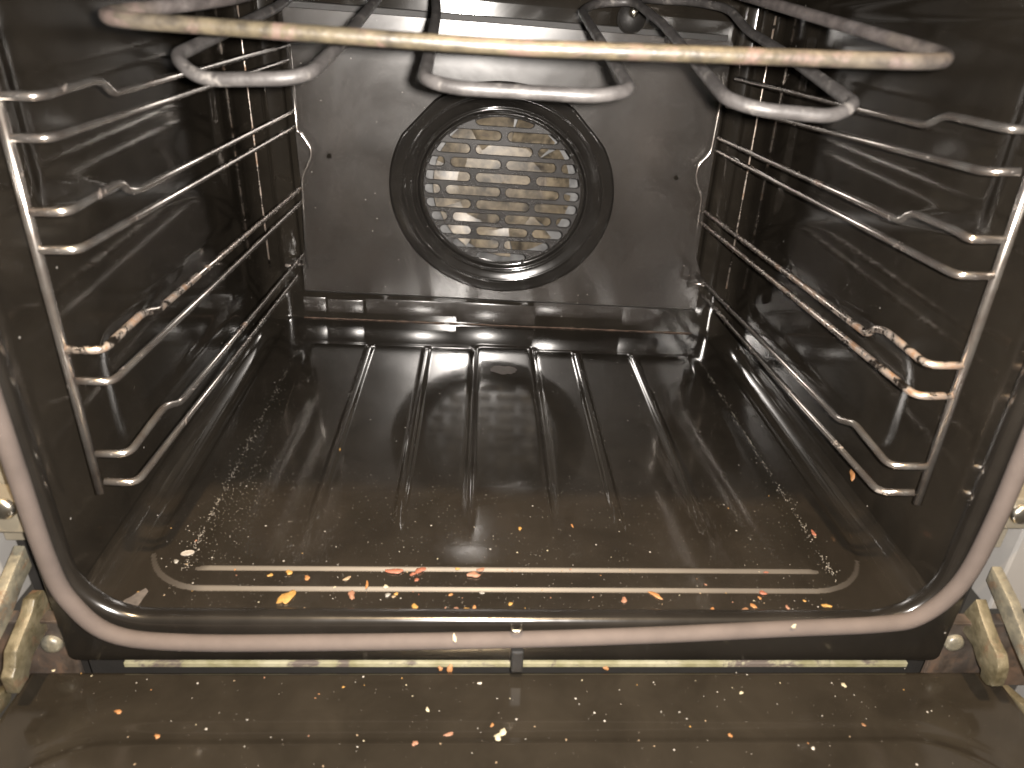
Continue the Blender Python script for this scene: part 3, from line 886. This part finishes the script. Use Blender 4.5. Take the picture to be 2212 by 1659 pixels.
CRUMBS = [  # map, x, y, w, h, rotation, colour, surface, label
 (c6, 318, 312, 80, 150, -0.45, 'yellow', 'f', 'largest golden flake, long and ragged, across the front ridge of the oven floor'),
 (c6, 335, 145, 52, 42, 0.3, 'yellow', 'f', 'golden crumb behind the largest golden flake, close to the rear ridge'),
 (c6, 190, 168, 42, 26, 0.2, 'yellow', 'f', 'small golden crumb left of the other golden crumbs between the floor ridges'),
 (c6, 475, 185, 42, 42, 0.7, 'orange', 'f', 'orange chunk between the floor ridges, right of the largest golden flake'),
 (c6, 780, 195, 62, 27, 0.4, 'tan', 'f', 'flat tan crumb lying alone between the two floor ridges'),
 (c6, 935, 232, 24, 62, 0.1, 'orange', 'f', 'slim upright tan sliver standing against the front ridge'),
 (c6, 818, 310, 58, 72, 0.2, 'pink', 'f', 'salmon flake just in front of the front ridge'),
 (c6, 1080, 253, 32, 38, 0.5, 'pale', 'f', 'pale yellow crumb sitting on the front ridge'),
 (c6, 1150, 135, 118, 48, -0.1, 'red', 'f', 'wide red flake under the rear ridge, left of the jagged red one'),
 (c6, 1345, 128, 80, 46, 0.6, 'red', 'f', 'jagged red flake tucked against the rear ridge'),
 (c6, 1290, 158, 50, 28, 0.1, 'red', 'f', 'red scrap touching the lower left of the jagged red flake'),
 (c6, 1318, 203, 42, 24, 0.0, 'red', 'f', 'small oval red crumb just below the jagged red flake'),
 (c6, 1755, 160, 92, 58, 0.2, 'pink', 'f', 'plump salmon crumb below the bright part of the rear ridge'),
 (c6, 1812, 125, 60, 32, 0.1, 'pink', 'f', 'salmon scrap touching the upper right of the plump salmon crumb'),
 (c6, 1632, 120, 32, 24, 0.0, 'yellow', 'f', 'tiny bright yellow crumb left of the plump salmon crumb'),
 (c6, 1095, 320, 46, 28, 0.3, 'grey', 'f', 'pale grey flake beside three tiny crumbs in front of the front ridge'),
 (c6, 1160, 313, 36, 22, 0.0, 'yellow', 'f', 'yellow crumb just right of the pale grey flake'),
 (c6, 1140, 334, 26, 22, 0.4, 'tan', 'f', 'tan crumb between the grey flake and the yellow crumb'),
 (c6, 1304, 412, 56, 50, 0.0, 'yellow', 'f', 'round yellow crumb near the front lip, like a ball'),
 (c6, 1320, 462, 32, 14, 0.0, 'white', 'f', 'white grain right in front of the round yellow crumb'),
 (c6, 1820, 305, 42, 22, 0.1, 'grey', 'f', 'grey flake in front of the front ridge near mid floor'),
 (c6, 1582, 318, 32, 22, 0.2, 'orange', 'f', 'small orange crumb left of the lone grey flake'),
 (c6, 1625, 425, 40, 18, 0.0, 'pink', 'f', 'flat pink crumb left of two yellow crumbs by the lip'),
 (c6, 1700, 432, 46, 38, -0.3, 'yellow', 'f', 'plump yellow crumb near the lip, right of the flat pink one'),
 (c6, 1763, 415, 32, 28, 0.3, 'orange', 'f', 'orange crumb close to the right of the plump yellow crumb'),
 (c6, 2042, 390, 42, 24, 0.1, 'yellow', 'f', 'oval yellow crumb by itself just left of mid floor'),
 (q2, 1895, 655, 95, 24, -0.65, 'orange', 'f', 'long slanting orange-red shred in front of the front ridge'),
 (q2, 1715, 682, 34, 38, 0.3, 'pink', 'f', 'pinkish flake to the left of the long slanting shred'),
 (q2, 1112, 270, 22, 22, 0.2, 'yellow', 'f', 'square yellow crumb alone on the open floor'),
 (q2, 1415, 252, 12, 26, 0.1, 'orange', 'f', 'thin orange crumb at the end of a floor rib'),
 (q3, 332, 742, 34, 36, -0.6, 'orange', 'f', 'curled orange crumb by the lip, leftmost of the right-hand cluster'),
 (q3, 522, 738, 34, 27, 0.4, 'brown', 'f', 'brown crumb in the middle of the right-hand cluster'),
 (q3, 567, 715, 26, 36, 0.3, 'orange', 'f', 'upright orange crumb right of the brown crumb'),
 (q3, 620, 642, 38, 27, 0.1, 'red', 'f', 'red-orange crumb against the front ridge on the right'),
 (q3, 603, 672, 18, 20, 0.0, 'orange', 'f', 'small orange crumb under the red-orange one by the ridge'),
 (q3, 762, 725, 22, 24, 0.0, 'pink', 'f', 'pink crumb right of the right-hand cluster'),
 (q3, 862, 690, 20, 12, 0.0, 'yellow', 'f', 'tiny yellow crumb between the pink one and the golden curl'),
 (q3, 990, 717, 54, 22, -0.35, 'yellow', 'f', 'curved golden crumb farthest right near the lip'),
 (q3, 640, 525, 28, 12, 0.0, 'red', 'f', 'flat red crumb right below the rear ridge on the right'),
 (q3, 915, 292, 22, 42, 0.2, 'red', 'f', 'red curl at the end of the right dust line'),
 (q1, 655, 698, 26, 52, 0.5, 'tan', 'f', 'pale orange flake in the left front corner of the floor'),
 (q1, 1020, 460, 28, 26, 0.0, 'grey', 'f', 'grey lump below the pale oval film on the left'),
 (lambda x, y: (x, y), 734, 969, 5, 8, 0.1, 'yellow', 'f', 'small yellow crumb on the left part of the floor, at a rib'),
 (lambda x, y: (x, y), 1142, 701, 9, 6, 0.0, 'pale', 'f', 'square yellow-green crumb at the burnt rear seam'),
 (q2, 733, 905, 22, 42, 0.0, 'pale', 's', 'bright yellow crumb stuck on the grey door seal'),
 (q3, 800, 838, 34, 18, 0.2, 'pale', 's', 'pale crumb pair stuck on the right part of the door seal'),
 (q2, 708, 1080, 30, 46, 0.0, 'orange', 't', 'orange wedge in the gap on the yellowed strip'),
 (q2, 652, 1082, 32, 20, 0.0, 'orange', 't', 'orange scrap left of the orange wedge in the gap'),
 (q2, 1610, 1080, 32, 20, 0.0, 'orange', 't', 'orange scrap in the gap, right of the dark post'),
 (q2, 1010, 1445, 34, 52, -0.35, 'pale', 'd', 'largest pale yellow lump on the open door, upper knob'),
 (q2, 985, 1475, 46, 34, 0.1, 'pale', 'd', 'pale yellow lump touching the front of the largest one on the door'),
 (q2, 700, 1462, 66, 16, 0.3, 'pink', 'd', 'long pinkish shred on the door left of the pale lumps'),
 (q2, 952, 1408, 20, 20, 0.0, 'orange', 'd', 'small orange crumb behind the pale lumps on the door'),
 (q2, 505, 1513, 32, 26, -0.3, 'pink', 'd', 'pinkish chip near the front bend of the door'),
 (q2, 880, 1167, 24, 15, 0.0, 'white', 'd', 'white crumb near the rear edge of the door, mid width'),
 (q2, 577, 1317, 22, 22, 0.0, 'pale', 'd', 'round pale yellow crumb on the door beside a smear'),
 (q1, 685, 1330, 42, 25, 0.1, 'orange', 'd', 'oval orange crumb on the left part of the door'),
 (q1, 910, 1472, 30, 24, 0.6, 'orange', 'd', 'ragged orange crumb on the left of the door, nearer its bend'),
 (q1, 310, 1093, 26, 12, 0.3, 'pale', 'd', 'pale crumb on the rear left corner of the door'),
 (q3, 1090, 1175, 26, 26, -0.4, 'pale', 'd', 'cream crumb on the rear right of the door'),
 (q3, 497, 1221, 22, 18, 0.0, 'pale', 'd', 'round cream crumb on the door right of the middle'),
 (q3, 432, 1467, 24, 20, 0.0, 'orange', 'd', 'orange crumb near the bend of the door on the right'),
 (q3, 912, 1542, 20, 18, 0.0, 'white', 'd', 'white crumb at the front bend of the door on the right'),
 (q3, 1205, 1408, 22, 16, 0.0, 'brown', 'd', 'dull brown crumb on the right of the door'),
]
def scale_at(p): return (p - CAM).dot(CF) / FPX
for i, (fn, x, y, w, h, rot, c, surf, lab) in enumerate(CRUMBS):
    u, v = fn(x, y)
    k = K6 if fn is c6 else (KQ if fn in (q1, q2, q3) else 1.0)
    v2 = v + 0.25 * h * k
    if surf == 'f': p = on_floor(u, v2)
    elif surf == 'd': p = on_door(u, v2)
    elif surf == 's':
        p = on_y(u, v, SY - 0.0042)
    else: p = on_y(u, v, -0.0078)
    m = scale_at(p) * k
    sx, sy = w * m / 2, h * m / 2 / 0.80
    sz = min(sx, sy) * 0.42
    o = lump('food_crumb', p, sx, sy, sz, rot, M['crumb_' + c], 100 + i)
    if surf in 'st':
        o.rotation_euler.x = math.radians(62); 
    tag(o, lab, 'crumb', 'crumbs in the oven')
# the dull orange flake resting on the curve of the right wall
p = on_x(1843, 1027, 0.2335)
o = lump('food_crumb', p, 0.0022, 0.0042, 0.0010, -0.3, M['crumb_orange'], 77)
o.rotation_euler = (0, math.radians(-62), 0)
tag(o, 'curled orange flake on the curve under the right wall, below the lowest guide', 'crumb', 'crumbs in the oven')

# small crumbs nobody could tell apart, by where they lie
small_f = [(c6, 1195, 350, 'grey', 24), (c6, 560, 480, 'pale', 24), (c6, 452, 425, 'tan', 22), (c6, 683, 266, 'pale', 28), (c6, 672, 353, 'white', 16), (c6, 1540, 425, 'pink', 26), (c6, 2018, 131, 'tan', 18),
           (c6, 2055, 143, 'orange', 18), (c6, 2113, 130, 'tan', 16), (c6, 2155, 426, 'yellow', 16), (c6, 1245, 148, 'tan', 26), (c6, 1290, 300, 'pink', 18), (c6, 1335, 320, 'red', 16), (c6, 1480, 46, 'pale', 18), (c6, 1040, 362, 'white', 18),
           (c6, 710, 92, 'grey', 22), (c6, 710, 188, 'white', 18), (c6, 1330, 495, 'grey', 16), (c6, 1670, 348, 'pink', 16), (c6, 100, 382, 'pale', 14), (c6, 250, 372, 'grey', 18), (c6, 2135, 165, 'grey', 14), (c6, 1050, 146, 'white', 14),
           (q2, 1272, 402, 'pale', 18), (q2, 1097, 413, 'pale', 18), (q2, 1290, 675, 'pink', 14), (q2, 1535, 672, 'pink', 16), (q2, 1405, 512, 'pink', 20), (q2, 1580, 545, 'orange', 12), (q2, 1640, 440, 'pale', 10), (q2, 1355, 520, 'tan', 14),
           (q2, 1240, 632, 'tan', 18), (q2, 1885, 750, 'grey', 14), (q2, 1935, 712, 'tan', 10), (q2, 415, 408, 'white', 14), (q2, 635, 450, 'pale', 16), (q2, 440, 382, 'grey', 12), (q2, 1750, 515, 'tan', 16), (q2, 2035, 660, 'pale', 12),
           (q3, 625, 760, 'tan', 14), (q3, 508, 770, 'tan', 14), (q3, 587, 770, 'yellow', 14), (q3, 447, 700, 'pink', 14), (q3, 570, 692, 'pale', 14), (q3, 375, 745, 'tan', 12), (q3, 422, 157, 'yellow', 14), (q3, 657, 85, 'yellow', 10), (q3, 600, 525, 'pale', 12),
           (q3, 260, 650, 'tan', 14), (q3, 408, 648, 'yellow', 12), (q3, 240, 565, 'yellow', 10), (q3, 1030, 532, 'white', 12), (q3, 290, 600, 'pink', 20), (q3, 630, 705, 'tan', 12), (q3, 795, 740, 'grey', 12), (q3, 715, 785, 'white', 14), (q3, 925, 325, 'tan', 20),
           (q1, 800, 640, 'yellow', 18), (q1, 1080, 482, 'tan', 20), (q1, 935, 448, 'white', 12), (q1, 1135, 345, 'pink', 24), (q1, 1360, 512, 'orange', 24), (q1, 950, 660, 'tan', 16), (q1, 1112, 635, 'yellow', 12), (q1, 1750, 417, 'yellow', 12), (q1, 990, 272, 'yellow', 12), (q1, 1945, 380, 'white', 12), (q1, 1465, 478, 'grey', 14), (q1, 1368, 545, 'pink', 14), (q1, 1940, 612, 'pale', 20), (q1, 790, 745, 'pale', 12), (q1, 1497, 700, 'pale', 14)]
small_d = [(q2, x, y, c, s) for x, y, c, s in [(455, 1180, 'pale', 16), (430, 1140, 'yellow', 15), (92, 1192, 'yellow', 22), (490, 1243, 'pale', 14), (980, 1258, 'white', 15), (1055, 1258, 'pale', 15), (1380, 1497, 'tan', 18), (1890, 1533, 'tan', 14), (1885, 1165, 'white', 18), (1790, 1178, 'yellow', 13), (1472, 1152, 'pale', 15), (1688, 1208, 'white', 13), (2078, 1375, 'grey', 18), (2097, 1420, 'yellow', 18), (170, 1470, 'tan', 18), (208, 1502, 'pale', 18), (172, 1538, 'white', 18), (868, 1430, 'grey', 16), (1145, 1493, 'grey', 14), (1198, 1420, 'tan', 14), (645, 1330, 'grey', 14), (652, 1520, 'tan', 16), (1800, 1500, 'tan', 14), (975, 1628, 'tan', 18), (835, 1573, 'grey', 14), (1930, 1335, 'grey', 22), (2035, 1338, 'grey', 22), (212, 1180, 'yellow', 10), (160, 1163, 'white', 12), (1455, 1290, 'grey', 18)]]
small_d += [(q3, x, y, c, s) for x, y, c, s in [(1020, 1168, 'white', 15), (722, 1168, 'pale', 13), (1437, 1207, 'yellow', 13), (1598, 1330, 'white', 13), (200, 1420, 'yellow', 18), (290, 1387, 'tan', 16), (180, 1375, 'grey', 16), (883, 1517, 'orange', 16), (530, 1120, 'white', 14), (468, 1108, 'white', 12), (1443, 1085, 'white', 12), (445, 1195, 'pale', 12), (1040, 1245, 'white', 12), (1150, 1237, 'white', 12), (280, 1245, 'white', 10), (705, 1290, 'grey', 12), (1220, 1375, 'grey', 14), (1125, 1478, 'tan', 14), (827, 1528, 'grey', 14), (965, 1358, 'grey', 20), (232, 1155, 'pale', 11), (400, 1265, 'white', 9)]]
small_d += [(q1, x, y, c, s) for x, y, c, s in [(530, 1127, 'pale', 15), (1135, 1410, 'pale', 15), (1355, 1155, 'tan', 13), (875, 1207, 'orange', 14), (1530, 1137, 'pink', 18), (1985, 1192, 'yellow', 22), (1845, 1232, 'orange', 15), (1825, 1255, 'brown', 18), (1785, 1475, 'pink', 16), (1567, 1482, 'grey', 16), (780, 1638, 'tan', 20), (1870, 1650, 'tan', 18), (742, 1480, 'tan', 12), (1430, 1382, 'grey', 22), (1415, 1535, 'grey', 18), (470, 1113, 'yellow', 14), (1270, 1340, 'grey', 12), (990, 1388, 'grey', 14), (785, 1213, 'grey', 12)]]
protos = {}
def proto(c, k):
    if (c, k) not in protos:
        r = random.Random(hash(c) % 1000 if False else sum(map(ord, c)) + k)
        o = lump('small_crumb', (0, 0, 0), 1.0, r.uniform(0.7, 1.3), r.uniform(0.4, 0.7), r.uniform(0, 3), M['crumb_' + c], 500 + k + sum(map(ord, c)))
        protos[(c, k)] = o.data; bpy.data.objects.remove(o)
    return protos[(c, k)]
for lst, surf, lab, grp in ((small_f, 'f', 'tiny dry crumb scattered on the black oven floor', 'tiny crumbs on the oven floor'), (small_d, 'd', 'tiny dry crumb scattered on the lowered black door', 'tiny crumbs on the lowered door')):
    for i, (fn, x, y, c, sz) in enumerate(lst):
        u, v = fn(x, y)
        p = on_floor(u, v) if surf == 'f' else on_door(u, v)
        k = K6 if fn is c6 else KQ
        o = bpy.data.objects.new('small_crumb', proto(c, i % 3)); col.objects.link(o)
        s_ = sz * k * scale_at(p) / 2 * 0.54
        o.location = p; o.scale = (s_ * 1.1, s_ * 1.1, s_); o.rotation_euler.z = rnd.uniform(0, 6.28)
        tag(o, lab, 'crumb', grp)

# pale oval film stuck on the floor: a raised dried ring
bm = bmesh.new()
c0 = on_floor(*q1(1086, 417)); m = scale_at(c0) * KQ
ringp = []
for j in range(28):
    a = 2 * math.pi * j / 28; x, y = 34 * m * math.cos(a), 15 * m * math.sin(a) * 1.2
    ca, sa = math.cos(0.25), math.sin(0.25)
    ringp.append(c0 + Vector((x * ca - y * sa, x * sa + y * ca, 0.0003)))
tube(bm, ringp, 0.0004, 8, True)
f = bm.faces.new([bm.verts.new(p_ + Vector((0, 0, 0.00012))) for p_ in ringp])
tag(mesh_obj('dried_film', bm, M['ash'], None), 'pale oval film dried onto the left of the oven floor', 'stain')
# chipped bare spot at the back of the centre field
bm = bmesh.new()
c0 = on_floor(1087, 800); rr_ = random.Random(5); loop = []
for j in range(26):
    a = 2 * math.pi * j / 26; k = 1 + rr_.uniform(-0.12, 0.12)
    q = Vector((c0.x + 0.0125 * k * math.cos(a), c0.y + 0.0085 * k * math.sin(a), 0)); q.z = floor_h(q.x, q.y) + TW * q.x * q.y / 0.4 + 0.0004
    loop.append(bm.verts.new(q))
bm.faces.new(loop)
tag(mesh_obj('dull_stain', bm, M['residue'], None, False), 'dull burnt spot at the rear of the centre floor field', 'stain')
# greasy smear in the left corner
bm = bmesh.new(); loop = []
for x, y in [(845, 620), (860, 640), (830, 680), (800, 725), (740, 740), (690, 720), (720, 690), (760, 670), (790, 650)]:
    p = on_floor(*q1(x, y)); loop.append(bm.verts.new(p + Vector((0, 0, 0.0004))))
bm.faces.new(loop)
tag(mesh_obj('grease_smear', bm, M['residue'], None, False), 'brown grease smear in the left front corner of the floor', 'stain')

# ------------------------------------------------------------------ dust: nobody could count it
def specks(name, pts, mat, label):
    bm = bmesh.new()
    for p, r in pts:
        rx = [r * rnd.uniform(0.6, 1.3) for _ in range(4)]
        a = rnd.uniform(0, 6.28)
        v = [bm.verts.new(p + Vector((rx[k] * math.cos(a + k * math.pi / 2), rx[k] * math.sin(a + k * math.pi / 2), 0.00003))) for k in range(4)]
        t = bm.verts.new(p + Vector((0, 0, r * 0.9)))
        for k in range(4): bm.faces.new((v[k], v[(k + 1) % 4], t))
    o = mesh_obj(name, bm, mat, None, False)
    tag(o, label, 'dust', None, 'stuff'); return o
pts = []
def fp(x, y): return Vector((x, y, 0)) + Vector((0, 0, floor_h(x, y) + TW * x * max(y, 0) / 0.4))
for i in range(1500):      # the two dusty lines
    s = -1 if rnd.random() < 0.62 else 1
    y = 0.030 + 0.33 * rnd.random() ** 1.25
    wd = 0.0016 + 0.008 * max(0, 1 - y / 0.30) * rnd.random() if rnd.random() < 0.45 else 0.0009
    x = s * 0.1955 + rnd.gauss(0, wd)
    clump = math.sin(y * 170 + s) + math.sin(y * 417) * 0.8
    if clump < rnd.uniform(-1.8, 1.0): continue
    pts.append((fp(x, y), rnd.uniform(0.00012, 0.00042)))
for i in range(420):       # left inner scatter
    y = 0.03 + 0.20 * rnd.random(); x = -0.183 + rnd.gauss(0, 0.013)
    pts.append((fp(x, y), rnd.uniform(0.0001, 0.00030)))
for i in range(1300):       # everywhere, thicker to the front
    y = -0.002 + 0.13 * rnd.random() ** 1.4; x = rnd.uniform(-0.2, 0.2)
    pts.append((fp(x, y), abs(rnd.gauss(0.00010, 0.00008)) + 0.00006))
for i in range(200):
    pts.append((fp(rnd.uniform(-0.19, 0.19), rnd.uniform(0.10, 0.34)), abs(rnd.gauss(0.0001, 0.00008)) + 0.00006))
specks('floor_dust', pts, M['ash'], 'fine grey dust strewn over the oven floor in two lines')
pts = []
for i in range(260):
    y = rnd.uniform(-0.075, -0.013); x = rnd.uniform(-0.25, 0.26)
    pts.append((Vector((x, y, door_h(x, y))), abs(rnd.gauss(0.00008, 0.00007)) + 0.00006))
specks('door_dust', pts, M['ash'], 'fine pale dust sprinkled over the lowered oven door')
